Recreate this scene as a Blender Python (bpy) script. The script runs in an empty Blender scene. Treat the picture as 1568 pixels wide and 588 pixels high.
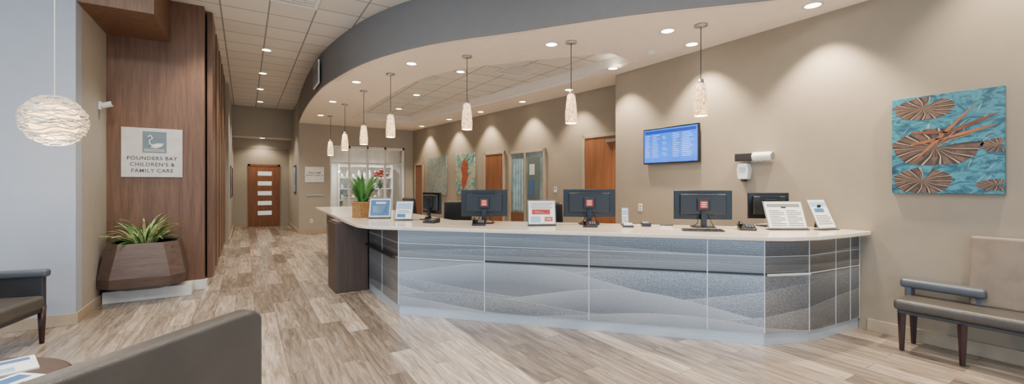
import bpy, bmesh, math, random
from mathutils import Vector, Matrix
random.seed(7)
S=bpy.context.scene
COL=S.collection
def lin(h):
    h=h.lstrip('#'); o=[]
    for i in (0,2,4):
        c=int(h[i:i+2],16)/255
        o.append(c/12.92 if c<=.04045 else ((c+.055)/1.055)**2.4)
    return (o[0],o[1],o[2],1)
def mixn(nt,a,b,f,bt='MIX'):
    m=nt.nodes.new('ShaderNodeMix'); m.data_type='RGBA'; m.blend_type=bt
    for s,v in ((m.inputs[0],f),(m.inputs[6],a),(m.inputs[7],b)):
        if hasattr(v,'links') or hasattr(v,'is_linked'): nt.links.new(v,s)
        else: s.default_value=v
    return m.outputs[2]
def coords(nt,scale=(1,1,1),kind='Object'):
    tc=nt.nodes.new('ShaderNodeTexCoord'); mp=nt.nodes.new('ShaderNodeMapping')
    mp.inputs['Scale'].default_value=scale
    nt.links.new(tc.outputs[kind],mp.inputs[0]); return mp.outputs[0]
def noise(nt,vec,scale,detail=3,rough=.5,dist=0):
    n=nt.nodes.new('ShaderNodeTexNoise'); n.inputs['Scale'].default_value=scale
    n.inputs['Detail'].default_value=detail; n.inputs['Roughness'].default_value=rough
    n.inputs['Distortion'].default_value=dist
    nt.links.new(vec,n.inputs['Vector']); return n.outputs['Fac']
def ramp(nt,fac,stops):
    r=nt.nodes.new('ShaderNodeValToRGB'); e=r.color_ramp.elements
    while len(e)<len(stops): e.new(.5)
    for x,(p,c) in zip(e,stops): x.position=p; x.color=c
    nt.links.new(fac,r.inputs[0]); return r.outputs[0]
def bump(nt,h,strength,dist=.01):
    b=nt.nodes.new('ShaderNodeBump'); b.inputs['Strength'].default_value=strength; b.inputs['Distance'].default_value=dist
    nt.links.new(h,b.inputs['Height']); return b.outputs[0]
def mth(nt,op,a,b=0,c=0,clamp=False):
    m=nt.nodes.new('ShaderNodeMath'); m.operation=op; m.use_clamp=clamp
    for s,v in zip(m.inputs,(a,b,c)):
        if hasattr(v,'is_linked'): nt.links.new(v,s)
        else: s.default_value=v
    return m.outputs[0]
def base(name):
    m=bpy.data.materials.new(name); m.use_nodes=True; nt=m.node_tree
    return m,nt,nt.nodes['Principled BSDF']
def M(name,c,rough=.5,metal=0,emit=0,ns=8,na=.06,bs=0,bsc=60,stretch=(1,1,1),ecol=None):
    m,nt,p=base(name); c=lin(c) if isinstance(c,str) else c
    v=coords(nt,stretch); f=noise(nt,v,ns)
    d=tuple(x*(1-na) for x in c[:3])+(1,); l=tuple(min(1,x*(1+na)) for x in c[:3])+(1,)
    o=ramp(nt,f,[(.35,d),(.65,l)])
    nt.links.new(o,p.inputs['Base Color']); p.inputs['Roughness'].default_value=rough; p.inputs['Metallic'].default_value=metal
    if emit:
        if ecol: p.inputs['Emission Color'].default_value=lin(ecol)
        else: nt.links.new(o,p.inputs['Emission Color'])
        p.inputs['Emission Strength'].default_value=emit
    if bs: nt.links.new(bump(nt,noise(nt,v,bsc),bs),p.inputs['Normal'])
    return m
def wood(name,c1,c2,rough=.45,st=(14,14,.9)):
    m,nt,p=base(name); v=coords(nt,st)
    f=noise(nt,v,1.6,6,.65,.6); f2=noise(nt,coords(nt,(st[0]*6,st[1]*6,st[2]*2)),1.5,4)
    a=ramp(nt,f,[(.3,lin(c2)),(.7,lin(c1))])
    b=ramp(nt,f2,[(.3,(.75,.75,.75,1)),(.6,(1,1,1,1))])
    nt.links.new(mixn(nt,a,b,.8,'MULTIPLY'),p.inputs['Base Color']); p.inputs['Roughness'].default_value=rough
    return m
# ---- materials
def floor_mat():
    m,nt,p=base('wood_plank_tile')
    tc=nt.nodes.new('ShaderNodeTexCoord'); sx=nt.nodes.new('ShaderNodeSeparateXYZ'); cb=nt.nodes.new('ShaderNodeCombineXYZ')
    nt.links.new(tc.outputs['Object'],sx.inputs[0]); nt.links.new(sx.outputs[1],cb.inputs[0]); nt.links.new(sx.outputs[0],cb.inputs[1])
    def brick(c1,c2,mc,off=.37):
        b=nt.nodes.new('ShaderNodeTexBrick'); b.offset=off; b.offset_frequency=2
        b.inputs['Scale'].default_value=1; b.inputs['Brick Width'].default_value=1.2; b.inputs['Row Height'].default_value=.2
        b.inputs['Mortar Size'].default_value=.0025; b.inputs['Color1'].default_value=c1; b.inputs['Color2'].default_value=c2; b.inputs['Mortar'].default_value=mc
        nt.links.new(cb.outputs[0],b.inputs['Vector']); return b
    b=brick(lin('cabdae'),lin('80756b'),lin('776e65'))
    br=brick((0,0,0,1),(1,1,1,1),(.5,.5,.5,1))
    mp=nt.nodes.new('ShaderNodeMapping'); mp.inputs['Scale'].default_value=(1.1,12,1)
    nt.links.new(cb.outputs[0],mp.inputs[0])
    ad=nt.nodes.new('ShaderNodeVectorMath'); ad.operation='MULTIPLY_ADD'
    nt.links.new(br.outputs['Color'],ad.inputs[0]); ad.inputs[1].default_value=(17,31,9); nt.links.new(mp.outputs[0],ad.inputs[2])
    g=noise(nt,ad.outputs[0],1.7,7,.66,1.0)
    gr=ramp(nt,g,[(.28,lin('73695f')),(.46,lin('c4bbb2')),(.64,lin('ffffff'))])
    c=mixn(nt,b.outputs['Color'],gr,.85,'MULTIPLY')
    nt.links.new(c,p.inputs['Base Color']); p.inputs['Roughness'].default_value=.23
    nt.links.new(bump(nt,b.outputs['Fac'],-.25,.003),p.inputs['Normal'])
    return m
def tile_mat():
    m,nt,p=base('acoustic_tile')
    v=coords(nt); b=nt.nodes.new('ShaderNodeTexBrick'); b.offset=0
    b.inputs['Scale'].default_value=1; b.inputs['Brick Width'].default_value=.6; b.inputs['Row Height'].default_value=.6
    b.inputs['Mortar Size'].default_value=.012; b.inputs['Color1'].default_value=lin('dcdad6'); b.inputs['Color2'].default_value=lin('d2d0cc'); b.inputs['Mortar'].default_value=lin('8e8c8a')
    nt.links.new(v,b.inputs['Vector'])
    f=ramp(nt,noise(nt,v,120,2),[(.35,(.85,.85,.85,1)),(.55,(1,1,1,1))])
    nt.links.new(mixn(nt,b.outputs['Color'],f,.5,'MULTIPLY'),p.inputs['Base Color']); p.inputs['Roughness'].default_value=.9
    return m
def panel_mat(name,curves,cbase,clight,cmid,cdark,dots=85,fade=.16,stripes=0,dd=.7):
    # layered wave crests embossed in metal, alternate fields carry a pebbled emboss
    m,nt,p=base(name)
    g=nt.nodes.new('ShaderNodeNewGeometry'); sx=nt.nodes.new('ShaderNodeSeparateXYZ'); nt.links.new(g.outputs['Position'],sx.inputs[0])
    s=mth(nt,'SUBTRACT',mth(nt,'MULTIPLY',sx.outputs[0],.75),mth(nt,'MULTIPLY',sx.outputs[1],.72)); z=sx.outputs[2]
    vo=nt.nodes.new('ShaderNodeTexVoronoi'); vo.inputs['Scale'].default_value=dots; nt.links.new(g.outputs['Position'],vo.inputs['Vector'])
    dotm=ramp(nt,vo.outputs['Distance'],[(.2,(1,1,1,1)),(.55,(dd,dd,dd*1.02,1))])
    col=lin(cbase); peb=0.0
    for i,(a,b,k,ph,sl) in enumerate(curves):
        y=mth(nt,'MULTIPLY_ADD',mth(nt,'SINE',mth(nt,'MULTIPLY_ADD',s,k,ph)),b,a)
        y=mth(nt,'MULTIPLY_ADD',s,sl,y)
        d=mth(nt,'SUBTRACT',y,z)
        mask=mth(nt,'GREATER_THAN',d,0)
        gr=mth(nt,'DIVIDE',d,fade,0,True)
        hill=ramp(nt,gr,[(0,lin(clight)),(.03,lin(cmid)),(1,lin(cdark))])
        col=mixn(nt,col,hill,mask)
        tgt=1.0 if i%2==0 else 0.35
        mm=nt.nodes.new('ShaderNodeMix'); mm.data_type='FLOAT'
        nt.links.new(mask,mm.inputs[0]); mm.inputs[3].default_value=tgt
        if hasattr(peb,'is_linked'): nt.links.new(peb,mm.inputs[2])
        else: mm.inputs[2].default_value=peb
        peb=mm.outputs[0]
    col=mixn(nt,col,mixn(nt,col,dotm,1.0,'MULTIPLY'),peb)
    if stripes:
        fl=mth(nt,'SINE',mth(nt,'MULTIPLY',mth(nt,'SUBTRACT',z,mth(nt,'MULTIPLY',mth(nt,'SINE',mth(nt,'MULTIPLY',s,1.7)),.02)),stripes))
        fl=mth(nt,'MULTIPLY_ADD',fl,.08,.92); cbn=nt.nodes.new('ShaderNodeCombineColor')
        for k in range(3): nt.links.new(fl,cbn.inputs[k])
        col=mixn(nt,col,cbn.outputs[0],1.0,'MULTIPLY')
    nt.links.new(col,p.inputs['Base Color'])
    p.inputs['Metallic'].default_value=.8; p.inputs['Roughness'].default_value=.28
    h=mth(nt,'MULTIPLY',vo.outputs['Distance'],peb)
    nt.links.new(bump(nt,h,.35,.004),p.inputs['Normal'])
    return m
MF=floor_mat(); MT=tile_mat()
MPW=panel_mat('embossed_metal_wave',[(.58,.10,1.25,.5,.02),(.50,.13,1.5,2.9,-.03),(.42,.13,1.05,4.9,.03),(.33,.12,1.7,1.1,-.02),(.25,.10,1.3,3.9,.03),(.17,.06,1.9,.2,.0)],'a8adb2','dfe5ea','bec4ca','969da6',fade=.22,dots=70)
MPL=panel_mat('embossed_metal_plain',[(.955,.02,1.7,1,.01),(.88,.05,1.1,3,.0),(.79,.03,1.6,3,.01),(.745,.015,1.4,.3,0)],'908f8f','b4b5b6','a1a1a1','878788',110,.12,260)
MB=M('taupe_paint','918676',.72,na=.02,bs=.05,bsc=200)
MBL=M('light_greige_paint','a29b8f',.75,na=.02)
MCOLW=M('pale_blue_grey_paint','a3abb8',.7,na=.02)
MGF=M('grey_fascia_paint','7f7e7e',.75,na=.02)
MW=M('white_soffit_paint','e8dfd3',.8,na=.02)
MBASE=M('tan_base_trim','a9967f',.5)
MWD=wood('walnut_panel','7c5b44','5a3d2d')
MWD2=wood('walnut_dark','4c3527','35241a')
MDOOR=wood('door_veneer','8e5a3b','704526',st=(10,10,.8))
MFR=M('door_frame_paint','a39480',.5)
MCT=M('quartz_top','dccfbf',.12,ns=90,na=.1)
MTOE=M('brushed_toe_kick','c0cdda',.28,.5,ns=30,stretch=(.1,.1,6))
MBR=wood('brown_laminate','524239','42332c',.5)
MBK=M('black_plastic','0d0d0f',.3)
MDG=M('dark_grey_plastic','1c1d20',.38)
MSTEEL=M('brushed_steel','a8a9ab',.3,.9)
MWH=M('white_plastic','dededb',.4)
MPAP=M('paper','e6e6e2',.7)
MLEA=M('grey_leather','464340',.34,ns=5,na=.08,bs=.25,bsc=180)
MLEA2=M('slate_leather','303237',.36,na=.08,bs=.25,bsc=180)
MLT=M('tan_fabric','7a6e62',.8,bs=.3,bsc=300,na=.1)
MPAD=M('blue_grey_vinyl','4b5058',.36,na=.05)
MLEG=wood('leg_cherry','40211a','2a130d',.35)
MLEAF=M('leaf_green','34702b',.45,ns=14,na=.35)
MLEAF2=M('leaf_variegated','b4c384',.45,ns=12,na=.4)
MBASK=M('basket_weave','a07848',.8,ns=60,na=.4,bs=.8,bsc=60)
MSOIL=M('soil','2c211a',.95,ns=40,na=.4)
MRED=M('red_print','b32a22',.6)
MBLUE=M('blue_print','34689f',.6)
MLB=M('pale_blue_print','8fb4d2',.6)
MGR=M('grey_print','74777a',.6)
MEM=M('lamp_disc','fff3df',.5,emit=14,na=0)
MEMC=M('troffer_diffuser','ffffff',.5,emit=3,na=0)
MJ=M('bright_joint_strip','d5dade',.3,.4)
def glass():
    m=bpy.data.materials.new('clear_glass'); m.use_nodes=True; nt=m.node_tree; nt.nodes.clear()
    o=nt.nodes.new('ShaderNodeOutputMaterial'); t=nt.nodes.new('ShaderNodeBsdfTransparent'); g=nt.nodes.new('ShaderNodeBsdfGlossy')
    g.inputs['Roughness'].default_value=.03; t.inputs[0].default_value=(.95,.97,.97,1)
    mx=nt.nodes.new('ShaderNodeMixShader'); mx.inputs[0].default_value=.06
    nt.links.new(t.outputs[0],mx.inputs[1]); nt.links.new(g.outputs[0],mx.inputs[2]); nt.links.new(mx.outputs[0],o.inputs[0])
    return m
MGL=glass()
def shade_mat():
    m,nt,p=base('amber_art_glass'); v=coords(nt,(1,1,.6))
    vo=nt.nodes.new('ShaderNodeTexVoronoi'); vo.feature='DISTANCE_TO_EDGE'; vo.inputs['Scale'].default_value=30; nt.links.new(v,vo.inputs['Vector'])
    c=ramp(nt,vo.outputs['Distance'],[(.02,lin('c48238')),(.17,lin('ffe9be'))])
    nt.links.new(c,p.inputs['Base Color']); nt.links.new(c,p.inputs['Emission Color']); p.inputs['Emission Strength'].default_value=2.0
    return m
MSH=shade_mat()
def water_mat():
    m,nt,p=base('teal_painting'); v=coords(nt,(1.4,1,3))
    f=noise(nt,v,3.2,9,.72,2.2)
    c=ramp(nt,f,[(.3,lin('0b2430')),(.45,lin('1c5063')),(.56,lin('3c8496')),(.66,lin('286676')),(.8,lin('94854c'))])
    nt.links.new(c,p.inputs['Base Color']); p.inputs['Roughness'].default_value=.35
    return m
MWAT=water_mat()
# ---- geometry helpers
def root(name,loc=(0,0,0),rz=0):
    e=bpy.data.objects.new(name,None); e.location=loc; e.rotation_euler=(0,0,math.radians(rz)); e.empty_display_size=.1
    COL.objects.link(e); return e
def link(name,me,parent,mat,loc=(0,0,0),rot=(0,0,0),smooth=False):
    ob=bpy.data.objects.new(name,me); COL.objects.link(ob)
    ob.location=loc; ob.rotation_euler=[math.radians(a) for a in rot]
    if parent: ob.parent=parent
    if mat:
        for mm in (mat if isinstance(mat,list) else [mat]): me.materials.append(mm)
    if smooth:
        for p in me.polygons: p.use_smooth=True
    return ob
def addbev(ob,b,seg=3):
    if b:
        m=ob.modifiers.new('bevel','BEVEL'); m.width=b; m.segments=seg; m.limit_method='ANGLE'
        for p in ob.data.polygons: p.use_smooth=True
        w=ob.modifiers.new('wn','WEIGHTED_NORMAL')
def box(name,parent,c,s,mat,rot=(0,0,0),bev=0):
    bm=bmesh.new(); bmesh.ops.create_cube(bm,size=1)
    for v in bm.verts: v.co=Vector((v.co.x*s[0],v.co.y*s[1],v.co.z*s[2]))
    me=bpy.data.meshes.new(name); bm.to_mesh(me); bm.free()
    ob=link(name,me,parent,mat,c,rot); addbev(ob,bev); return ob
def bb(name,x0,x1,y0,y1,z0,z1,mat,parent=None,bev=0):
    return box(name,parent,((x0+x1)/2,(y0+y1)/2,(z0+z1)/2),(x1-x0,y1-y0,z1-z0),mat,bev=bev)
def prism(name,parent,pts,z0,z1,mat,bev=0,loc=(0,0,0),rot=(0,0,0)):
    bm=bmesh.new()
    a=[bm.verts.new((x,y,z0)) for x,y in pts]; b=[bm.verts.new((x,y,z1)) for x,y in pts]
    n=len(pts)
    bm.faces.new(a[::-1]); bm.faces.new(b)
    for i in range(n): bm.faces.new((a[i],a[(i+1)%n],b[(i+1)%n],b[i]))
    bmesh.ops.recalc_face_normals(bm,faces=bm.faces)
    me=bpy.data.meshes.new(name); bm.to_mesh(me); bm.free()
    ob=link(name,me,parent,mat,loc,rot); addbev(ob,bev,2); return ob
def lathe(name,parent,prof,mat,loc=(0,0,0),rot=(0,0,0),seg=32,smooth=True):
    bm=bmesh.new(); rings=[]
    for r,z in prof:
        if r<1e-5: rings.append([bm.verts.new((0,0,z))])
        else: rings.append([bm.verts.new((r*math.cos(2*math.pi*i/seg),r*math.sin(2*math.pi*i/seg),z)) for i in range(seg)])
    for A,B in zip(rings,rings[1:]):
        for i in range(seg):
            j=(i+1)%seg
            f=[A[i%len(A)],A[j%len(A)],B[j%len(B)],B[i%len(B)]]
            u=[]; [u.append(x) for x in f if x not in u]
            if len(u)>2: bm.faces.new(u)
    bmesh.ops.recalc_face_normals(bm,faces=bm.faces)
    me=bpy.data.meshes.new(name); bm.to_mesh(me); bm.free()
    return link(name,me,parent,mat,loc,rot,smooth)
def cyl(name,parent,r,z0,z1,mat,loc=(0,0,0),rot=(0,0,0),seg=24,r2=None):
    r2=r if r2 is None else r2
    ob=lathe(name,parent,[(0,z0),(r,z0),(r2,z1),(0,z1)],mat,loc,rot,seg,False); return ob
def tube(name,parent,pts,r,mat,cyclic=False):
    cu=bpy.data.curves.new(name,'CURVE'); cu.dimensions='3D'; cu.bevel_depth=r; cu.bevel_resolution=3; cu.use_fill_caps=True
    s=cu.splines.new('POLY'); s.points.add(len(pts)-1); s.use_cyclic_u=cyclic
    for p,c in zip(s.points,pts): p.co=(*c,1)
    t=bpy.data.objects.new('t',cu); COL.objects.link(t)
    dg=bpy.context.evaluated_depsgraph_get(); me=bpy.data.meshes.new_from_object(t.evaluated_get(dg))
    bpy.data.objects.remove(t); me.materials.clear()
    return link(name,me,parent,mat,smooth=True)
def strip(name,parent,pts,th,z0,z1,mat,closed=False):
    bm=bmesh.new(); n=len(pts); P=[Vector(p) for p in pts]; O=[]
    for i in range(n):
        if closed: a,b=P[i-1],P[(i+1)%n]
        else: a,b=P[max(0,i-1)],P[min(n-1,i+1)]
        d=(b-a).normalized(); O.append(P[i]+Vector((-d.y,d.x))*th)
    rows=[]
    for p,o in zip(P,O):
        rows.append([bm.verts.new((p.x,p.y,z0)),bm.verts.new((p.x,p.y,z1)),bm.verts.new((o.x,o.y,z1)),bm.verts.new((o.x,o.y,z0))])
    for i in range(n if closed else n-1):
        A,B=rows[i],rows[(i+1)%n]
        for k in range(4): bm.faces.new((A[k],A[(k+1)%4],B[(k+1)%4],B[k]))
    if not closed: bm.faces.new(rows[0]); bm.faces.new(rows[-1][::-1])
    bmesh.ops.recalc_face_normals(bm,faces=bm.faces)
    me=bpy.data.meshes.new(name); bm.to_mesh(me); bm.free()
    return link(name,me,parent,mat)
def holed(name,outer,holes,z0,z1,mat):
    cu=bpy.data.curves.new(name,'CURVE'); cu.dimensions='2D'; cu.fill_mode='BOTH'; cu.extrude=(z1-z0)/2
    for pts in [outer]+holes:
        s=cu.splines.new('POLY'); s.points.add(len(pts)-1); s.use_cyclic_u=True
        for p,c in zip(s.points,pts): p.co=(c[0],c[1],0,1)
    t=bpy.data.objects.new('t',cu); COL.objects.link(t)
    dg=bpy.context.evaluated_depsgraph_get(); me=bpy.data.meshes.new_from_object(t.evaluated_get(dg))
    bpy.data.objects.remove(t); me.materials.clear()
    return link(name,me,None,mat,(0,0,(z0+z1)/2))
def cat(pts,k=6):
    out=[]; P=[Vector(p) for p in pts]; n=len(P)
    for i in range(n-1):
        p0=P[max(0,i-1)];p1=P[i];p2=P[i+1];p3=P[min(n-1,i+2)]
        for j in range(k):
            t=j/k; out.append(tuple(.5*((2*p1)+(p2-p0)*t+(2*p0-5*p1+4*p2-p3)*t*t+(3*p1-p0-3*p2+p3)*t**3)))
    out.append(tuple(P[-1])); return out
def text(name,parent,s,loc,size,mat,align='CENTER',rot=(90,0,0)):
    cu=bpy.data.curves.new(name,'FONT'); cu.body=s; cu.size=size; cu.align_x=align; cu.extrude=.0008; cu.offset=.001; cu.space_character=1.12
    t=bpy.data.objects.new('t',cu); COL.objects.link(t)
    dg=bpy.context.evaluated_depsgraph_get(); me=bpy.data.meshes.new_from_object(t.evaluated_get(dg))
    bpy.data.objects.remove(t); me.materials.clear()
    return link(name,me,parent,mat,loc,rot)
LK=1.45
def light(name,kind,loc,e,col,parent=None,rot=(0,0,0),**kw):
    l=bpy.data.lights.new(name,kind); l.energy=e*LK; l.color=col
    for k,v in kw.items(): setattr(l,k,v)
    o=bpy.data.objects.new(name,l); COL.objects.link(o); o.location=loc; o.rotation_euler=[math.radians(a) for a in rot]
    if parent: o.parent=parent
    return o
WARM=(1,.82,.60); NEU=(1,.90,.77); COOL=(.48,.73,1)
# ================= ROOM =================
CH=4.1; SH=3.42
bb('floor',-6.2,8,-4.7,19.5,-.1,0,MF)
bb('ceiling',-6.2,8,-4.7,19.5,CH,CH+.1,MT)
bb('wall_right',5.47,6.3,-4.7,5.3,0,CH,MB)
prism('wall_office',None,[(6.03,5.3),(6.3,5.3),(5.3,14.5),(5.0,14.5)],0,CH,MB)
bb('wall_far_a',1.4,2.29,14.5,14.65,0,CH,MBL)
bb('wall_far_b',4.72,5.35,14.5,14.65,0,CH,MBL)
bb('wall_far_header',2.29,4.72,14.5,14.65,2.8,CH,MBL)
bb('wall_hall_right',1.4,1.55,14.65,18,0,CH,MBL)
bb('wall_hall_end',-.6,1.55,18,18.15,0,CH,MBL)
bb('wall_hall_left',-.6,-.35,13,18,0,CH,MBL)
bb('wall_bulkhead',-.35,1.4,16.4,16.5,3.12,CH,MBL)
bb('ceiling_hall',-.35,1.4,16.5,18,3.12,3.2,MW)
bb('wall_bulkhead_inner',-.35,1.4,17.2,17.3,2.8,3.12,MBL)
bb('wall_wood',-1.75,-.5,7.6,13,0,CH,MWD)
bb('wall_niche',-1.75,-1.55,6.6,7.6,0,CH,MBL)
bb('wall_left',-6.2,-1.55,6.4,6.6,0,CH,MCOLW)
bb('wall_backroom',1.55,5.5,17,17.15,0,CH,MWH)
bb('wall_backroom_side',5.35,5.5,14.65,17,0,CH,MBL)
bb('ceiling_backroom',1.55,5.35,14.65,17,2.9,2.98,MW)
for nm,ax in (('back',0),('west',1)):
    a0,a1=(-6.2,5.47) if ax==0 else (-4.5,6.4)
    def seg(n,p0,p1,z0,z1,mat,th=(-4.7,-4.5)):
        if ax==0: bb(n,p0,p1,th[0],th[1],z0,z1,mat)
        else: bb(n,th[0]-1.5,th[1]-1.5,p0,p1,z0,z1,mat)
    seg('wall_%s_sill'%nm,a0,a1,0,.4,MBL); seg('wall_%s_header'%nm,a0,a1,3.3,CH,MBL)
    seg('wall_%s_pier_a'%nm,a0,a0+.5,.4,3.3,MBL); seg('wall_%s_pier_b'%nm,a1-.5,a1,.4,3.3,MBL)
    n=4; L=(a1-a0-1)/n
    for i in range(1,n): seg('window_%s_mullion_%d'%(nm,i),a0+.5+L*i-.04,a0+.5+L*i+.04,.4,3.3,MSTEEL)
bb('baseboard_right',5.448,5.469,-4.4,1.76,0,.125,MBASE,bev=.004)
bb('baseboard_left',-6,-1.53,6.378,6.399,0,.125,MBASE,bev=.004)
bb('baseboard_niche',-1.549,-1.53,6.4,7.58,0,.125,MBASE,bev=.004)
bb('baseboard_far',1.4,2.28,14.478,14.499,0,.125,MBASE)
bb('baseboard_hall_right',1.378,1.399,14.5,17.97,0,.125,MBASE)
bb('baseboard_hall_left',-.349,-.33,13.02,17.97,0,.125,MBASE)
bb('baseboard_hall_end',-.33,.05,17.978,17.999,0,.125,MBASE)
bb('baseboard_wood',-1.52,-.48,7.57,7.6,0,.14,MWH,bev=.004)
edge=cat([(1.38,14.49),(1.27,12),(1.25,10),(1.32,8.5),(1.6,6.8),(2.12,5.5),(2.92,4.38),(3.7,3.3),(4.57,2.33),(5.46,1.35)],8)
strip('fascia_curved',None,edge,.1,SH,CH-.002,MGF)
hole=cat([(4.5,4.45),(3.55,5.6),(2.85,6.75),(2.6,8.5),(2.6,12.7)],5)+[(4.35,12.7),(5.15,6.2),(5.2,4.6)]
outer=[(x+.02,y+.01) for x,y in edge]+[(5.46,5.3),(6.02,5.32),(5.02,14.48)]
holed('ceiling_soffit',outer,[hole],SH,SH+.05,MW)
strip('trim_coffer',None,hole,-.04,SH+.05,SH+.24,MW,closed=True)
holed('ceiling_coffer',[(x,y) for x,y in hole],[],SH+.2,SH+.24,MT)
bb('trim_wood_canopy',-1.549,-.9,6.42,7.599,3.5,CH-.002,MWD)
f=root('wood_wall_fins',(-.5,8,0))
for i in range(5):
    y=.15+i*1.05
    bb('fin_%d'%i,.02,.09,y-.36,y+.36,.12,CH-.01,MWD,f,bev=.004)
    bb('fin_gap_%d'%i,.001,.02,y+.34,y+.70,.12,CH-.01,MWD2,f)
bb('baseboard_hall_wood',-.499,-.47,7.62,12.98,0,.115,MWH)
# ---- downlights
def downlight(x,y,z,e,col=WARM,ang=95,r=.075):
    q=root('recessed_downlight',(x,y,z))
    lathe('trim_ring',q,[(r,-.001),(r+.022,-.001),(r+.02,-.009),(r,-.006)],MWH,seg=28)
    cyl('lens',q,r,-.004,-.001,MEM)
    if e: light('spot','SPOT',(0,0,-.03),e,col,q,spot_size=math.radians(ang),spot_blend=.6,shadow_soft_size=.05)
for x,y,e in ((5.14,.45,440),(5.12,2.12,300),(5.14,3.58,280),(5.10,5.0,220)):
    downlight(x,y,SH if y>1.8 else CH,e)
for x,y in ((4.44,3.43),(3.53,4.6),(2.22,6.5),(1.75,8.2),(1.7,10.4),(1.75,12.6)): downlight(x,y,SH,95)
for x,y in ((5.50,6.6),(5.38,8.1),(5.2,9.8),(5.02,11.4),(4.85,13.2)): downlight(x,y,SH,150)
for x,y in ((-.2,7.0),(.35,9.4),(.35,11.4),(.35,13.3),(.4,15.3)): downlight(x,y,CH,165,NEU)
for x,y in ((3.4,7.2),(3.4,9.6),(3.6,11.6)): downlight(x,y,SH+.2,70,NEU)
downlight(.5,17.6,3.12,40,WARM,140)
downlight(.5,16.8,3.12,40,WARM,140)
for x,y in ((2.6,15.8),(4.2,15.8)): downlight(x,y,2.9,160,NEU,150)
for x,y in ((-1.0,3.0),(1.2,3.2),(3.2,1.0),(1.0,.8),(-3,4.8),(2.6,2.2),(.2,5.2)): downlight(x,y,CH,120,NEU)
def fill_panel(x,y,z,e,sx=.6,sy=.6,col=NEU):  # added fill panels, out of view overhead, to brighten the room
    q=root('ceiling_light_panel',(x,y,z))
    bb('frame_a',-sx/2-.02,sx/2+.02,-sy/2-.02,-sy/2,-.015,-.001,MWH,q); bb('frame_b',-sx/2-.02,sx/2+.02,sy/2,sy/2+.02,-.015,-.001,MWH,q)
    bb('frame_c',-sx/2-.02,-sx/2,-sy/2,sy/2,-.015,-.001,MWH,q); bb('frame_d',sx/2,sx/2+.02,-sy/2,sy/2,-.015,-.001,MWH,q)
    bb('diffuser',-sx/2,sx/2,-sy/2,sy/2,-.008,-.002,MEMC,q)
    light('panel_light','AREA',(0,0,-.03),e,col,q,shape='RECTANGLE',size=sx,size_y=sy)
for x,y in ((-1.2,1.5),(1.8,1.5),(-1.2,4.2),(1.6,-1.5),(-3.5,2)): fill_panel(x,y,CH,46,1.2,.6)
def vent(x,y,z,n=6):
    q=root('ceiling_air_vent',(x,y,z))
    bb('plate',-.3,.3,-.3,.3,-.012,-.001,MWH,q); bb('dark_core',-.25,.25,-.25,.25,-.0135,-.0121,MGR,q)
    for i in range(n): bb('louver_%d'%i,-.25,.25,-.24+i*.085,-.19+i*.085,-.022,-.014,MWH,q)
for a in ((.6,6.55,CH),(4.25,6.6,SH+.2),(3.0,8.0,SH+.2),(3.7,10.3,SH+.2)): vent(*a)
q=root('sprinkler_sensor',(4.95,4.1,SH)); lathe('dome',q,[(.07,-.001),(.07,-.02),(.04,-.04),(0,-.042)],MWH)
q=root('wall_air_grille',(1.235,9.35,3.5),-90)
bb('frame',-.36,.36,-.03,-.006,0,.46,MWH,q)
for i in range(8): bb('louver_%d'%i,-.32,.32,-.04,-.031,.04+i*.05,.06+i*.05,MGR,q)
# ---- pendants
def pendant(x,y):
    q=root('pendant_lamp',(x,y,SH))
    lathe('canopy',q,[(0,-.001),(.075,-.001),(.075,-.02),(.02,-.03),(0,-.03)],MSTEEL)
    cyl('cord',q,.005,-.66,-.03,MBK,seg=8)
    lathe('cap',q,[(0,-.65),(.03,-.655),(.036,-.70),(.036,-.72),(0,-.72)],MSTEEL)
    lathe('glass_shade',q,[(.036,-.70),(.052,-.72),(.068,-.85),(.079,-.98),(.076,-1.09),(.066,-1.09),(.069,-.98),(.06,-.85),(.04,-.72)],MSH)
    light('bulb','POINT',(0,0,-1.12),9,WARM,q,shadow_soft_size=.05)
for p in ((4.61,3.09),(3.69,4.38),(2.79,5.69),(2.12,7.29),(2.04,8.89),(2.0,10.6),(2.0,12.6)): pendant(*p)
# woven globe
q=root('woven_globe_pendant',(-1.47,5.5,2.09))
R=.225
lathe('diffuser',q,[(0,-.17)]+[(.17*math.sin(a),-.17*math.cos(a)) for a in [math.pi*i/16 for i in range(1,16)]]+[(0,.17)],M('globe_glow','ffd8a0',.5,emit=3.6,na=0))
MBAND=M('white_veneer_band','e6dccb',.5,emit=.08)
for i in range(34):
    lat=math.asin(random.uniform(-.93,.93)) if i>16 else math.asin(-.94+i*.117)
    tilt=Matrix.Rotation(random.uniform(-.16,.16),3,'X')@Matrix.Rotation(random.uniform(-.16,.16),3,'Y')
    bm=bmesh.new(); n=72; ph=random.uniform(0,6); k=random.choice((5,6,7,9)); rr=R+random.uniform(-.006,.01); pv=[]
    hw=random.uniform(.003,.007)
    for j in range(n):
        a=2*math.pi*j/n; l=lat+.055*math.sin(k*a+ph); row=[]
        for d in (-hw,hw):
            l2=l+d/rr; row.append(bm.verts.new(tilt@Vector((rr*math.cos(l2)*math.cos(a),rr*math.cos(l2)*math.sin(a),rr*math.sin(l2)))))
        pv.append(row)
    for j in range(n): bm.faces.new((pv[j][0],pv[(j+1)%n][0],pv[(j+1)%n][1],pv[j][1]))
    me=bpy.data.meshes.new('band'); bm.to_mesh(me); bm.free()
    o=link('band_%d'%i,me,q,MBAND,smooth=True); sm=o.modifiers.new('s','SOLIDIFY'); sm.thickness=.002
cyl('cord',q,.004,.22,CH-2.09-.03,MWH,seg=8)
lathe('canopy',q,[(0,CH-2.091),(.06,CH-2.091),(.06,CH-2.12),(0,CH-2.12)],MWH)
light('bulb','POINT',(0,0,-.3),14,WARM,q,shadow_soft_size=.15)
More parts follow.
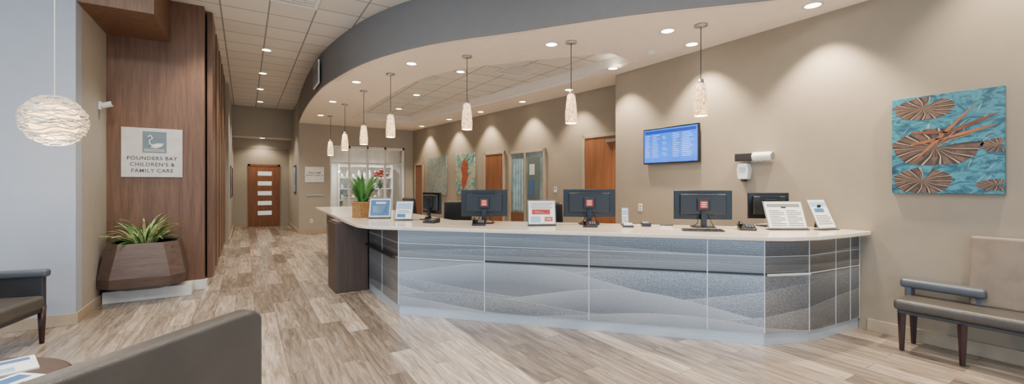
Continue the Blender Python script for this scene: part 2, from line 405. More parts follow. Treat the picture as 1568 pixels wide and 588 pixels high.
# ================= RECEPTION COUNTER =================
D=root('reception_counter')
body=[(1.52,10.0),(1.52,4.87),(4.12,2.11),(4.55,1.925),(5.455,1.84),(5.455,2.79),(4.75,2.79),(2.4,5.31),(2.4,10.0)]
prism('body',D,[(1.55,9.98),(1.55,4.9),(4.14,2.15),(4.56,1.96),(5.45,1.88),(5.45,2.7),(4.7,2.7),(2.34,5.25),(2.34,9.98)],.11,.985,MGR)
prism('toe_kick',D,body[:5]+[(5.455,2.6),(4.66,2.6),(2.3,5.2),(2.3,10)],0.001,.11,MTOE)
top=cat([(1.28,10.05),(1.2,7.5),(1.14,5.7),(1.2,5.15),(1.46,4.8)],5)+[(4.05,2.03),(4.2,1.92),(4.52,1.81),(5.0,1.75),(5.462,1.73),(5.462,2.79),(4.75,2.79),(2.4,5.31),(2.4,10.05)]
prism('countertop',D,top,.99,1.03,MCT,bev=.006)
B=[(1.52,6.24),(1.52,4.87),(4.12,2.11),(4.55,1.925),(5.455,1.84)]
def panels(p0,p1,fr,tag,dark=()):
    a=Vector(p0); b=Vector(p1); L=(b-a).length; ang=math.degrees(math.atan2(b.y-a.y,b.x-a.x))
    g=.002
    for i in range(len(fr)-1):
        x0=fr[i]*L+g; x1=fr[i+1]*L-g; c=(a+(b-a)*((fr[i]+fr[i+1])/2)); w=x1-x0
        for k,(z0,z1,mt) in enumerate(((.115,.648,MPW),(.68,.83,MPL),(.836,.984,MPL))):
            o=box('panel_%s_%d_%d'%(tag,i,k),D,(c.x,c.y,(z0+z1)/2),(w,.03,z1-z0),mt,(0,0,ang))
        box('filler_%s_%d'%(tag,i),D,(c.x,c.y,.664),(w,.026,.034),MPL,(0,0,ang))
        box('upper_seam_%s_%d'%(tag,i),D,(c.x,c.y,.833),(w,.031,.005),MJ,(0,0,ang))
        box('reveal_%s_%d'%(tag,i),D,(c.x,c.y,.668 if i in dark else .664),(w,.034,.017 if i in dark else .009),MDG if i in dark else MJ,(0,0,ang))
        e=a+(b-a)*fr[i+1]
        box('joint_%s_%d'%(tag,i),D,(e.x,e.y,.55),(.009,.036,.87),MJ,(0,0,ang))
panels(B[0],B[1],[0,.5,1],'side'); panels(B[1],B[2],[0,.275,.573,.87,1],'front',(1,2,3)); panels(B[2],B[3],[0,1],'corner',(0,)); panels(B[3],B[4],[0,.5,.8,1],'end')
panels((1.52,9.98),(1.52,6.9),[0,.33,.66,1],'far')
box('grab_bar',D,(1.46,5.55,.67),(.04,1.3,.035),MBK,bev=.008)
a=Vector(B[2]);b=Vector(B[3]);c=(a+b)/2
box('corner_bar',D,(c.x-.02,c.y-.035,.665),((b-a).length*.95,.03,.018),MJ,(0,0,math.degrees(math.atan2((b-a).y,(b-a).x))),bev=.004)
bb('end_pier',1.06,1.50,6.27,6.88,.001,.97,MBR,D,bev=.004)
bb('pier_cap',1.08,1.5,6.29,6.86,.97,.99,MBR,D)
Z=1.0305
MSCR=M('screen_glow','3b6ea5',.2,emit=.6)
def monitor(x,y,rz,w=.55,h=.31,z=Z,tag=True):
    q=root('computer_monitor',(x,y,z),rz)
    prism('stand_base',q,[(-.11,-.08),(.11,-.08),(.13,.08),(-.13,.08)],0,.012,MBK,bev=.003)
    box('stand_neck',q,(0,.0,.09),(.06,.03,.17),MBK,(0,0,0),bev=.005)
    box('bezel',q,(0,.05,.085+h/2),(w,.025,h),MBK,bev=.006)
    box('back_shell',q,(0,.03,.09+h/2),(w*.8,.035,h*.72),MDG,bev=.015)
    box('back_mount',q,(0,.008,.09+h/2),(.14,.03,.14),MBK,bev=.008)
    bb('screen',-w/2+.015,w/2-.015,.0626,.064,.1,.07+h,MSCR,q)
    for i in range(5): box('vent_%d'%i,q,(0,.011,.06+h-.008*i),(w*.5,.003,.003),MBK)
    if tag:
        bb('asset_label',-.04,.04,-.012,-.0075,.09+h/2-.04,.09+h/2+.04,MRED,q)
        for k in range(3): bb('label_mark_%d'%k,-.026,.026,-.0135,-.0121,.09+h/2-.026+k*.022,.09+h/2-.019+k*.022,MPAP,q)
        for k,(dx,dz) in enumerate(((.06,.0),(-.05,-.02))):
            tube('cable_%d'%k,q,[(dx,.02,.12),(dx*1.3,-.0,.06+dz*.5),(dx*1.8,.02,.02),(dx*2.2,.09,.008)],.004,MBK)
monitor(2.5,4.62,-30,.57,.33); monitor(3.52,3.84,-38,.62,.34); monitor(4.35,2.88,-42,.62,.33); monitor(5.12,2.55,-35,.46,.3,tag=False)
monitor(2.12,5.5,-80,.45,.29,tag=False)
def phone(x,y,rz):
    q=root('desk_phone',(x,y,Z),rz)
    prism('base',q,[(0,0),(.15,0),(.15,.06),(0,.02)],-.08,.08,MBK,bev=.004,rot=(90,0,90))
    tube('handset',q,[(-.06,.03,.055),(-.06,.05,.07),(-.06,.1,.075),(-.06,.13,.07)],.016,MBK)
    for i in range(3):
        for j in range(4): box('key_%d_%d'%(i,j),q,(.0+.025*i,.04+.022*j,.038+.006*j),(.016,.014,.006),MGR)
for p in ((2.30,4.38,-30),(3.27,3.55,-40),(4.42,2.42,-50),(1.92,5.02,-60)): phone(*p)
def holder(x,y,rz,w,h,design,name='sign_holder',z=Z,tilt=18,front=MPAP):
    q=root(name,(x,y,z),rz)
    T=bpy.data.objects.new('tilt_frame',None); COL.objects.link(T); T.parent=q; T.rotation_euler=(math.radians(-tilt),0,0); T.location=(0,0,.01)
    box('foot',q,(0,.01,.004),(w,.09,.006),MBK,bev=.002)
    box('backing',T,(0,0,h/2),(w,.008,h),MGR,bev=.002)
    bb('sheet',-w/2+.012,w/2-.012,-.0055,-.0042,.012,h-.012,front,T)
    box('easel_strut',q,(0,math.sin(math.radians(tilt))*h*.5+.04,h*.38+.008),(.05,.006,h*.74),MDG,(8,0,0))
    for i,(x0,x1,z0,z1,mt) in enumerate(design):
        bb('print_%d'%i,x0*w,x1*w,-.0068,-.0056,z0*h,z1*h,mt,T)
    return q
def lines(x0,x1,z0,z1,n,mt=MGR):
    return [(x0,x1-(.12*(i%3==2)),z0+(z1-z0)*i/n,z0+(z1-z0)*(i+.45)/n,mt) for i in range(n)]
holder(1.62,6.12,-30,.32,.29,[(-.42,.42,.1,.9,MBLUE),(-.3,.3,.25,.6,MLB),(-.2,.25,.7,.8,MPAP)])
holder(1.8,5.6,-35,.24,.26,[(-.4,.4,.55,.88,MLB),(-.38,.1,.12,.3,MBLUE)]+lines(-.35,.35,.34,.52,3))
holder(2.93,4.0,-28,.33,.29,[(-.35,.3,.42,.62,MRED),(-.25,.2,.47,.56,MPAP)]+lines(-.4,.4,.66,.92,5)+[(-.4,-.05,.1,.34,MLB),(.1,.38,.14,.32,MRED),(.14,.34,.18,.28,MPAP)],tilt=10)
holder(4.86,2.24,-32,.42,.31,[(-.42,.42,.78,.9,MGR)]+lines(-.4,-.02,.1,.7,9)+lines(.04,.42,.1,.7,9),tilt=22)
holder(5.22,2.02,-14,.27,.34,[(-.42,.42,.74,.9,MLB),(-.3,.2,.55,.68,MBLUE)]+lines(-.38,.38,.15,.48,6),tilt=25)
holder(3.80,3.53,-38,.09,.2,[(-.3,.3,.55,.85,MLB)]+lines(-.3,.3,.1,.5,4),name='card_stand',tilt=8)
q=root('card_reader',(3.92,3.33,Z),-40); prism('body',q,[(-.05,-.08),(.05,-.08),(.045,.08),(-.045,.08)],0,.04,MBK,bev=.006); bb('display',-.035,.035,.01,.06,.0401,.043,MLB,q)
for i in range(3):
    for j in range(3): bb('key_%d_%d'%(i,j),-.03+.022*i,-.014+.022*i,-.065+.022*j,-.05+.022*j,.0401,.044,MRED if (i,j)==(0,0) else MGR,q)
q=root('business_card_box',(3.66,3.36,Z),-40); 
bb('tray',-.06,.06,-.04,.04,0,.02,MDG,q,bev=.003); bb('cards',-.045,.045,-.028,.028,.0201,.045,MPAP,q)
q=root('notepad_stack',(4.02,3.12,Z),-50); bb('pad',-.07,.07,-.05,.05,0,.02,MPAP,q); bb('cover',-.072,.072,-.052,.052,.0201,.026,MDG,q)
q=root('computer_keyboard',(4.0,2.66,Z),-45); bb('tray',-.2,.2,-.06,.06,0,.015,MBK,q,bev=.004)
for i in range(12):
    for j in range(4): bb('key_%d_%d'%(i,j),-.185+.031*i,-.16+.031*i,-.05+.026*j,-.03+.026*j,.0152,.021,MDG,q)
# ---- plants
def leaves(name,parent,mat,n,L,W,lift,seed,z0=0,spread=.05,droop=1.0):
    rnd=random.Random(seed); bm=bmesh.new()
    for i in range(n):
        a=2*math.pi*i/n*2.4+rnd.uniform(-.3,.3); el=rnd.uniform(*lift); ln=L*rnd.uniform(.6,1.1); w=W*rnd.uniform(.7,1.1)
        d=Vector((math.cos(a),math.sin(a),0)); s=Vector((-d.y,d.x,0)); p=d*rnd.uniform(0,spread)+Vector((0,0,z0)); rows=[]; K=9; tw=rnd.uniform(-.5,.5)
        for k in range(K+1):
            t=k/K; ww=w*math.sin(math.pi*min(1,(t*.88+.1)))**.8*(1-t**4)+.0008
            e=el-droop*t*t*1.3; side=(s*math.cos(tw*t)+Vector((0,0,1))*math.sin(tw*t))
            rows.append((bm.verts.new(p-side*ww),bm.verts.new(p+Vector((0,0,-ww*.35))),bm.verts.new(p+side*ww)))
            p=p+(d*math.cos(e)+Vector((0,0,math.sin(e))))*(ln/K)
        for A,B2 in zip(rows,rows[1:]):
            bm.faces.new((A[0],A[1],B2[1],B2[0])); bm.faces.new((A[1],A[2],B2[2],B2[1]))
    me=bpy.data.meshes.new(name); bm.to_mesh(me); bm.free()
    return link(name,me,parent,mat,smooth=True)
q=root('potted_zz_plant',(1.48,6.5,Z),20)
prism('basket',q,[(-.11,-.11),(.11,-.11),(.11,.11),(-.11,.11)],0,.23,MBASK,bev=.008)
for i in range(9): bb('weave_%d'%i,-.116,.116,-.116,.116,.012+i*.025,.022+i*.025,MBASK,q,bev=.004)
bb('soil',-.1,.1,-.1,.1,.231,.235,MSOIL,q)
leaves('fronds',q,MLEAF,30,.5,.032,(1.05,1.52),3,.235,.07,.6)
leaves('fronds_low',q,MLEAF,14,.3,.03,(.7,1.2),5,.235,.08,.7)
# wall planter
q=root('faceted_wall_planter',(-1.12,7.56,0))
def ring(w,d,z,x=0):
    c=.14
    return [(-w+x,0,z),(-w+x,-d+c,z),(-w+c+x,-d,z),(w-c+x,-d,z),(w+x,-d+c,z),(w+x,0,z)]
bm=bmesh.new(); prev=None
for r in (ring(.30,.36,.15,0),ring(.43,.55,.22,0),ring(.435,.57,.34,.01),ring(.36,.46,.76,0),ring(.33,.43,.76,0),ring(.33,.43,.68,0)):
    cur=[bm.verts.new(p) for p in r]
    if prev:
        for i in range(6): bm.faces.new((prev[i],prev[(i+1)%6],cur[(i+1)%6],cur[i]))
    else: bm.faces.new(cur[::-1])
    prev=cur
bm.faces.new(prev); bmesh.ops.recalc_face_normals(bm,faces=bm.faces)
me=bpy.data.meshes.new('bowl'); bm.to_mesh(me); bm.free()
MPL2=wood('planter_veneer','62504a','473933',.4,st=(1.5,10,16))
o=link('bowl',me,q,MPL2)
bb('soil',-.31,.31,-.41,-.01,.681,.70,MSOIL,q)
bb('plinth',-.4,.5,-.30,-.02,0.002,.15,MWH,q)
o=leaves('spider_leaves',q,MLEAF2,60,.52,.016,(.6,1.5),8,.70,.12,1.2); o.location=(0,-.2,0)
o=leaves('spider_leaves_green',q,MLEAF,40,.48,.016,(.4,1.4),9,.70,.12,1.2); o.location=(0,-.2,0)
# ---- wall sign on wood
q=root('bird_logo_sign',(-1.075,7.6,1.95))
bb('plate',-.325,.325,-.03,-.002,-.335,.335,M('sign_plate','cfcdcb',.4),q,bev=.003)
bb('logo_square',-.105,.15,-.033,-.0301,.0,.29,M('logo_blue_grey','6b7e8b',.5),q)
tube('bird_neck',q,[(.03,-.034,.08),(-.03,-.034,.12),(-.035,-.034,.17),(.0,-.034,.2),(-.02,-.034,.235),(-.05,-.034,.215)],.008,MPAP)
prism('bird_body',q,[(-.02,.07),(.04,.06),(.10,.09),(.12,.13),(.05,.13),(.0,.11)],.033,.036,MPAP,rot=(90,0,0))
for i in range(2): bb('wave_%d'%i,-.09,.13,-.0345,-.0331,.02+.02*i,.027+.02*i,MPAP,q)
for i,s in enumerate(('FOUNDERS BAY','CHILDREN\'S &','FAMILY CARE')):
    text('lettering_%d'%i,q,s,(0,-.031,-.10-.085*i),.068,MBK)
q=root('security_camera',(-1.55,7.25,2.5),90)
bb('mount',-.04,.04,-.03,-.002,-.05,.05,MWH,q,bev=.005); cyl('body',q,.035,0,.1,MWH,(0,-.03,.0),(70,0,0)); cyl('lens',q,.022,.1,.104,MBK,(0,-.03,.0),(70,0,0))
# ---- TV
q=root('wall_tv',(5.47,4.14,2.11),-90)
bb('mount',-.15,.15,-.03,-.002,-.1,.1,MBK,q); bb('housing',-.49,.49,-.07,-.03,-.275,.275,MBK,q,bev=.006)
bb('screen',-.47,.47,-.0725,-.0702,-.255,.255,M('tv_blue','0a5ad0',.2,emit=1.3,na=.15,ns=3),q)
ML=M('tv_text','8fc4ff',.3,emit=1.0)
MD2=M('tv_band','0a2f90',.3,emit=.6)
bb('header',-.45,.45,-.0735,-.0726,.19,.235,MD2,q)
for i in range(13):
    z=.16-.028*i
    for j,(x0,w) in enumerate(((-.44,.1),(-.31,.14),(-.12,.09),(.06,.12),(.22,.2))):
        if j==2 and i%3==0: continue
        bb('row_%d_%d'%(i,j),x0,x0+w*random.uniform(.5,1),-.0735,-.0726,z,z+.006,ML,q)
# ---- painting
q=root('wall_painting',(5.47,1.185,1.885),-90)
bb('canvas',-.37,.37,-.045,0,-.46,.46,MWAT,q,bev=.004)
MP=[M('pad_brown','57402f',.4,na=.45,ns=12),M('pad_dark','2b1c14',.4,na=.35,ns=16),M('pad_light','a58d76',.45,na=.15,ns=20)]
def pad(cx,cz,rx,rz,n=15,rot=0,y=-.0465,notch=1):
    bm=bmesh.new(); c=bm.verts.new((cx,y-.002,cz)); N=n*8; R1=[];R2=[]
    def pt(a,k):
        x=max(-.365,min(.365,cx+rx*k*math.cos(a))); z=max(-.455,min(.455,cz+rz*k*math.sin(a))); return bm.verts.new((x,y,z))
    for i in range(N+1):
        a=rot+2*math.pi*i/N; k=1+.035*math.sin(5*a)+.02*math.sin(11*a+1)
        R1.append(pt(a+.14*math.sin(3*a),k*.55)); R2.append(pt(a,k))
    for i in range(N):
        if i//8<notch: continue
        m_=2 if i%8==0 else (1 if i%8 in(1,7,6) else 0)
        for vs,mm in (((c,R1[i],R1[i+1]),1 if i%8==4 else m_),((R1[i],R2[i],R2[i+1],R1[i+1]),m_)):
            try:
                f=bm.faces.new(vs); f.material_index=mm
            except Exception: pass
    me=bpy.data.meshes.new('lily_pad'); bm.to_mesh(me); bm.free(); link('lily_pad',me,q,list(MP))
pad(-.14,.34,.21,.105,rot=.9); pad(-.06,-.03,.30,.17,rot=.2); pad(-.15,-.34,.205,.12,rot=1.2); pad(.33,-.04,.1,.06); pad(.32,-.38,.12,.05)
MO=M('dragonfly_orange','8f552e',.5,na=.25); MO2=M('dragonfly_wing','69371f',.5,na=.3)
def blade(nm,x0,z0,x1,z1,w,mt,y=-.0495):
    a=Vector((x0,0,z0)); b=Vector((x1,0,z1)); d=b-a; s=Vector((-d.z,0,d.x)).normalized(); bm=bmesh.new(); rows=[]
    for k in range(13):
        t=k/12; ww=w*math.sin(math.pi*(.06+.9*t))
        p=a+d*t; rows.append((bm.verts.new(p+s*ww+Vector((0,y,0))),bm.verts.new(p-s*ww+Vector((0,y,0)))))
    for A,B2 in zip(rows,rows[1:]): bm.faces.new((A[0],A[1],B2[1],B2[0]))
    me=bpy.data.meshes.new(nm); bm.to_mesh(me); bm.free(); link(nm,me,q,mt)
blade('dragonfly_body',-.2,-.15,.2,.33,.014,MO); blade('wing_a',.0,.08,.34,.24,.016,MO2); blade('wing_b',-.02,.04,.33,.14,.014,MO)
blade('wing_c',.03,.1,-.22,.12,.014,MO2); blade('wing_d',-.02,.05,-.24,.0,.014,MO)
for i in range(26):
    x=random.uniform(-.3,.28); z=random.uniform(-.42,.3); blade('reed_%d'%i,x,z,x+random.uniform(.02,.07),z+random.uniform(.05,.13),.0018,(MLB,MLEAF2,MSTEEL)[i%3],-.0458)
# ---- sanitizer + wall device
q=root('wall_scanner_arm',(5.47,2.92,1.86),-90)
cyl('arm_tube',q,.055,-.02,.2,MWH,(.05,-.07,0),(0,90,0)); cyl('arm_cap',q,.045,.2,.21,MSTEEL,(.05,-.07,0),(0,90,0))
bb('head',-.19,.03,-.12,-.02,-.05,.05,MDG,q,bev=.01); bb('mount',-.03,.1,-.02,-.002,-.06,.06,MWH,q)
q=root('hand_sanitizer_dispenser',(5.47,3.02,1.58),-90)
prism('housing',q,[(-.06,0),(.06,0),(.075,.12),(.06,.2),(-.06,.2),(-.075,.12)],.002,.10,MWH,bev=.01,rot=(90,0,0))
bb('window',-.04,.04,-.104,-.1002,.09,.15,MLB,q); bb('nozzle',-.025,.025,-.09,-.03,-.03,0,MDG,q,bev=.004)
def plate(name,x,y,z,rz,w=.08,h=.12):
    q=root(name,(x,y,z),rz); bb('cover',-w/2,w/2,-.008,-.001,-h/2,h/2,MWH,q,bev=.002)
    bb('insert_a',-.012,.012,-.011,-.0081,.01,.035,MGR,q); bb('insert_b',-.012,.012,-.011,-.0081,-.035,-.01,MGR,q)
plate('wall_outlet',5.47,4.75,1.14,-90); plate('wall_outlet',1.75,14.5,.4,0)
# ---- office wall
AW=math.degrees(math.atan2(-9.2,1.03))
def on_wall(name,y0,y1):
    y=(y0+y1)/2; x=6.03-(y-5.3)*(1.03/9.2)
    return root(name,(x,y,0),AW),(y1-y0)
def door(name,y0,y1,h):
    q,w=on_wall(name,y0,y1)
    bb('slab',-w/2+.07,w/2-.07,-.03,-.006,.005,h-.07,MDOOR,q,bev=.003)
    bb('jamb_left',-w/2,-w/2+.07,-.045,-.006,.0,h,MFR,q,bev=.004); bb('jamb_right',w/2-.07,w/2,-.045,-.006,.0,h,MFR,q,bev=.004)
    bb('head',-w/2,w/2,-.045,-.006,h-.07,h,MFR,q,bev=.004)
    tube('lever',q,[(-w/2+.14,-.031,1.0),(-w/2+.14,-.07,1.0),(-w/2+.26,-.07,1.0)],.009,MSTEEL)
    return q,w
q,w=door('door_1',5.45,6.6,2.52); bb('closer',.05,.3,-.075,-.031,2.33,2.39,MSTEEL,q)
door('door_2',9.2,10.1,2.38); door('door_3',13.65,14.3,2.26)
q,w=on_wall('window_1',7.7,9.0)
bb('office_wall',-w/2+.05,w/2-.05,-.012,-.006,.2,2.28,M('lit_office','7d8a8a',.6,na=.25,ns=3,emit=.12),q)  # flat backing sheet, slight emission imitates a lit office behind the glass
bb('office_window',-w/2+.10,-.12,-.014,-.0121,.9,2.15,M('office_daylight','8fa9b0',.5,emit=.3,na=.25,ns=5),q)  # flat pane with added glow standing in for daylight beyond
for i in range(5): bb('mullion_view_%d'%i,-w/2+.12+.1*i,-w/2+.135+.1*i,-.018,-.0141,.9,2.15,MGR,q)
bb('inner_door',.02,w/2-.2,-.02,-.0121,.2,2.15,M('inner_door_tone','5f6f70',.5),q)
bb('blue_coat',.12,.26,-.03,-.0201,1.25,1.62,MBLUE,q,bev=.004); bb('notice',.1,.28,-.024,-.0201,1.75,2.0,MPAP,q)
bb('inner_desk',-w/2+.06,-.05,-.03,-.0181,.2,.85,MDOOR,q)
bb('glass',-w/2+.05,w/2-.05,-.038,-.036,.2,2.28,MGL,q)
for nm,x0,x1,z0,z1 in (('l',-w/2,-w/2+.06,.15,2.34),('r',w/2-.06,w/2,.15,2.34),('t',-w/2,w/2,2.28,2.34),('b',-w/2,w/2,.15,.2),('m',-.07,-.02,.2,2.28)): bb('frame_'+nm,x0,x1,-.05,-.006,z0,z1,MFR,q)
def art(name,y0,y1,z0,z1,cols):
    q,w=on_wall(name,y0,y1)
    m,nt,p=base(name+'_paint'); f_=noise(nt,coords(nt,(1,1,1)),3.5,5,.6,2)
    nt.links.new(ramp(nt,f_,[(.3+.4*i/(len(cols)-1),lin(c)) for i,c in enumerate(cols)]),p.inputs['Base Color'])
    bb('canvas',-w/2,w/2,-.04,-.006,z0,z1,m,q,bev=.004)
    return q
q=art('fish_painting',10.55,11.55,1.25,2.42,('245a66','4b8484','a9ac90','a05838'))
prism('fish_shape',q,[(-.1,1.35),(.05,1.5),(.18,1.75),(.15,2.1),(.02,2.3),(-.12,2.2),(-.2,1.95),(-.12,1.8),(-.18,1.6)],.041,.044,M('fish_red','93452f',.5,na=.3,ns=14),rot=(90,0,0))
art('abstract_painting',12.1,13.3,1.2,2.4,('566768','7b8883','9c927c'))
q,w=on_wall('thermostat',7.35,7.45); bb('cover',-.04,.04,-.02,-.002,1.35,1.47,MWH,q,bev=.004); bb('display',-.025,.025,-.022,-.0201,1.41,1.45,MGR,q)
# ---- far glazing + back room
q=root('window_2',(3.505,14.575,0))
for i,x in enumerate((-1.2,-.62,-.04,.54,1.17)): bb('mullion_%d'%i,x-.03,x+.03,-.05,.05,0,2.79,MWH,q)
bb('head_rail',-1.21,1.21,-.05,.05,2.71,2.79,MWH,q); bb('sill_rail',-1.21,1.21,-.05,.05,0,.1,MWH,q); bb('mid_rail',-1.21,1.21,-.045,.045,2.2,2.26,MWH,q)
bb('glass',-1.2,1.2,-.002,.002,.1,2.7,MGL,q)
q=root('display_shelf',(3.9,16.75,0))
bb('side_a',-1.0,-.96,-.2,.2,0,2.3,MWH,q); bb('side_b',.96,1.0,-.2,.2,0,2.3,MWH,q)
for i in range(6): bb('shelf_%d'%i,-.96,.96,-.2,.2,.1+i*.42,.13+i*.42,MWH,q)
cs=[MBLUE,MPAP,MPAP,MGR,MLB,MWH]
for i in range(5):
    for j in range(9):
        h=random.uniform(.12,.3); x=-.85+.2*j
        lathe('item_%d_%d'%(i,j),q,[(0,0),(.05,0),(.055,h*.6),(.025,h*.8),(.025,h),(0,h)],random.choice(cs),(x,-.05,.131+i*.42),seg=12)
q=root('display_counter',(3.6,15.5,0)); bb('cabinet',-.7,.7,-.25,.25,.001,1.05,MWH,q,bev=.01); bb('top',-.75,.75,-.3,.3,1.05,1.09,MCT,q)
q=root('red_flower_vase',(4.1,15.4,1.091)); lathe('vase',q,[(0,0),(.06,0),(.09,.12),(.05,.25),(.06,.28)],MPAP)
leaves('stems',q,MLEAF,14,.5,.02,(1.0,1.5),12,.27,.03,.5)
for i in range(16):
    a=i*2.4; r=.04+.014*i
    lathe('bloom_%d'%i,q,[(0,-.05),(.05,-.01),(.075,.03),(.045,.05),(0,.03)],MRED,(r*math.cos(a),r*math.sin(a),.84-.008*i+.05*(i%3)),seg=10)
# ---- hall
q=root('door_4',(.595,18,0))
bb('slab',-.44,.44,-.03,-.006,.005,2.2,MDOOR,q,bev=.003)
for s,x in (('l',-.5),('r',.44)): bb('jamb_'+s,x,x+.06,-.045,-.006,0,2.27,MDOOR,q)
bb('head',-.5,.5,-.045,-.006,2.2,2.27,MDOOR,q)
MFG=M('frosted_glass','d9e0dc',.3,emit=.4)
for i in range(5): bb('lite_%d'%i,-.2,.24,-.036,-.0305,.42+i*.36,.57+i*.36,MFG,q)
tube('lever',q,[(.36,-.031,1.0),(.36,-.07,1.0),(.26,-.07,1.0)],.01,MSTEEL)
q=root('wall_plaque',(1.84,14.5,1.84)); bb('plate',-.27,.27,-.02,-.002,-.24,.24,MWH,q,bev=.003); text('lettering',q,'WELCOME\nplease check in',(0,-.021,.03),.07,MDG)
q=root('brochure_rail',(1.84,14.5,1.2)); bb('rail',-.24,.24,-.03,-.002,-.02,.02,MSTEEL,q)
def frame(name,x,y,z,rz,w,h,c=MLB):
    q=root(name,(x,y,z),rz); bb('back',-w/2,w/2,-.02,-.002,-h/2,h/2,MBK,q,bev=.003); bb('print',-w/2+.05,w/2-.05,-.022,-.0201,-h/2+.05,h/2-.05,c,q); bb('accent',-w/6,w/6,-.0235,-.0221,-h/5,h/5,MGR,q)
frame('framed_picture',-.35,14.6,1.6,90,.7,.9); frame('framed_picture',-.35,16.3,1.6,90,.7,.9,MRED); frame('framed_picture',1.4,15.6,1.7,-90,.7,.9)
def ochair(x,y,rz):
    q=root('office_chair',(x,y,0),rz)
    for i in range(5):
        a=2*math.pi*i/5; tube('spoke_%d'%i,q,[(0,0,.1),(.28*math.cos(a),.28*math.sin(a),.07)],.018,MBK)
        cyl('caster_%d'%i,q,.03,-.015,.015,MBK,(.28*math.cos(a),.28*math.sin(a),.031),(90,0,math.degrees(a)))
    cyl('gas_lift',q,.025,.08,.45,MSTEEL); box('seat',q,(0,0,.5),(.5,.48,.09),MDG,bev=.035)
    box('backrest',q,(0,.24,.95),(.44,.07,.62),MDG,(-8,0,0),bev=.03); box('spine',q,(0,.27,.62),(.06,.02,.35),MBK)
    for s in (-1,1):
        tube('arm_post_%d'%s,q,[(s*.22,0,.5),(s*.29,0,.52),(s*.29,0,.7)],.014,MBK); box('arm_pad_%d'%s,q,(s*.29,0,.715),(.06,.26,.03),MBK,bev=.01)
ochair(2.95,6.4,160); ochair(3.9,5.0,120); ochair(3.0,8.2,100)
# ---- bench on the right wall
q=root('waiting_bench',(5.44,1.45,0),-90)
L=2.3
box('seat',q,(L/2+.02,-.24,.42),(L,.40,.10),MLEA,bev=.035)
box('seat_rail',q,(L/2+.02,-.24,.355),(L-.05,.34,.03),MLEA2,bev=.005)
box('backrest',q,(.44+(L-.42)/2,-.055,.76),(L-.42,.08,.60),MLT,(-4,0,0),bev=.025)
box('arm_pad',q,(.27,-.09,.575),(.56,.14,.085),MPAD,bev=.028)
for i,(x,y) in enumerate(((.07,-.38),(.46,-.40),(1.3,-.40),(2.2,-.38),(.07,-.07),(1.3,-.06),(2.2,-.06))):
    lathe('leg_%d'%i,q,[(0,.001),(.018,.001),(.032,.348),(0,.348)],MLEG,(x,y,0),seg=4,smooth=False)
box('arm_side',q,(.05,-.09,.49),(.05,.12,.14),MPAD,bev=.014); box('arm_post_b',q,(.5,-.09,.48),(.04,.05,.14),MPAD,bev=.01)
# ---- armchair on left, facing into the room
q=root('waiting_armchair',(-1.97,5.54,0),78)
box('seat',q,(0,-.03,.40),(.58,.58,.13),MLEA,bev=.035)
box('seat_frame',q,(0,-.02,.32),(.6,.54,.04),MLEA2,bev=.006)
box('backrest',q,(0,.27,.66),(.60,.09,.56),MLEA2,(-7,0,0),bev=.03)
for s in (-1,1):
    box('arm_%d'%s,q,(s*.335,-.01,.665),(.09,.62,.075),MPAD,bev=.025)
    box('arm_side_%d'%s,q,(s*.335,.0,.5),(.055,.58,.30),MLEA2,bev=.012)
    for t,y in (('front',-.28),('rear',.26)):
        lathe('leg_%s_%d'%(t,s),q,[(0,0.001),(.018,.001),(.032,.36),(0,.36)],MLEG,(s*.31,y,0),seg=12)
# ---- foreground lounge bench (seen from behind)
q=root('lounge_bench',(.05,2.63,0),225)
prism('backrest',q,[(0.0,.40),(1.9,.40),(1.9,.83),(1.86,.86),(.05,.86),(.0,.82)],-.05,.06,MLEA,bev=.03,rot=(90,0,0))
box('seat',q,(.95,-.36,.40),(1.86,.60,.12),MLEA,bev=.035)
box('back_piping',q,(.95,.056,.44),(1.86,.012,.02),MLEA2,bev=.004)
box('rail',q,(.95,-.3,.32),(1.8,.6,.04),MLEG)
for i,(x,y) in enumerate(((.06,-.58),(.06,-.02),(1.82,-.58),(1.82,-.02))):
    lathe('leg_%d'%i,q,[(0,0.001),(.018,.001),(.03,.31),(0,.31)],MLEG,(x,y,0),seg=12)
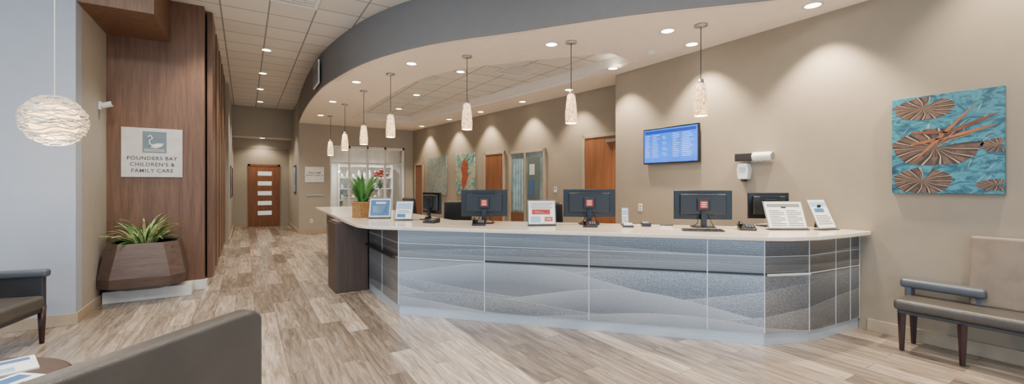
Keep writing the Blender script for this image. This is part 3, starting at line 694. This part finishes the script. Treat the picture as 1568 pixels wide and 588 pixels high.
# ---- coffee table
q=root('round_coffee_table',(-1.42,3.28,0))
lathe('top',q,[(0,.415),(.58,.415),(.60,.43),(.60,.44),(.58,.45),(0,.45)],MBR,seg=64)
lathe('pedestal',q,[(0,.001),(.28,.001),(.28,.02),(.05,.05),(.05,.415),(0,.415)],MSTEEL)
def mag(x,y,z,rz,w,h,th,mt,ds):
    q=root('magazine',(x,y,z),rz); bb('pages',-w/2,w/2,-h/2,h/2,0,th,MPAP,q); bb('cover',-w/2-.001,w/2+.001,-h/2-.001,h/2+.001,th+.0001,th+.0015,mt,q)
    for i,(x0,x1,y0,y1,m2) in enumerate(ds): bb('print_%d'%i,x0*w,x1*w,y0*h,y1*h,th+.0016,th+.002,m2,q)
mag(-1.15,3.6,.4505,20,.22,.29,.008,MPAP,[(-.4,.4,.2,.42,MBLUE),(-.4,.1,-.4,-.1,MLB)])
mag(-1.02,3.28,.4505,50,.22,.29,.008,MPAP,[(-.4,.4,.1,.4,MBLUE),(-.35,.35,-.3,-.25,MGR),(-.35,.35,-.2,-.15,MGR),(-.35,.1,-.1,-.05,MRED)])
mag(-1.45,3.6,.4505,-15,.22,.29,.008,MPAP,[(-.4,.4,-.4,.0,MLB)])
# ================= LIGHT =================
w=bpy.data.worlds.new('World'); S.world=w; w.use_nodes=True
bg=w.node_tree.nodes['Background']; sk=w.node_tree.nodes.new('ShaderNodeTexSky'); sk.sky_type='HOSEK_WILKIE'; sk.turbidity=4; sk.sun_direction=(.3,.6,.6)
w.node_tree.links.new(sk.outputs[0],bg.inputs[0]); bg.inputs[1].default_value=.5
light('daylight_back','AREA',(-.4,-4.45,1.6),200,COOL,rot=(78,0,0),shape='RECTANGLE',size=10,size_y=2.3)
light('daylight_west','AREA',(-5.95,1.2,1.6),170,COOL,rot=(78,0,-90),shape='RECTANGLE',size=9,size_y=2.3)
cam=bpy.data.cameras.new('camera'); co=bpy.data.objects.new('camera',cam); COL.objects.link(co)
co.location=(0,0,1.5); co.rotation_euler=(math.radians(90),0,math.radians(-32.18)); cam.sensor_width=36; cam.lens=14.92; cam.shift_y=-.0064; cam.clip_start=.05
S.camera=co
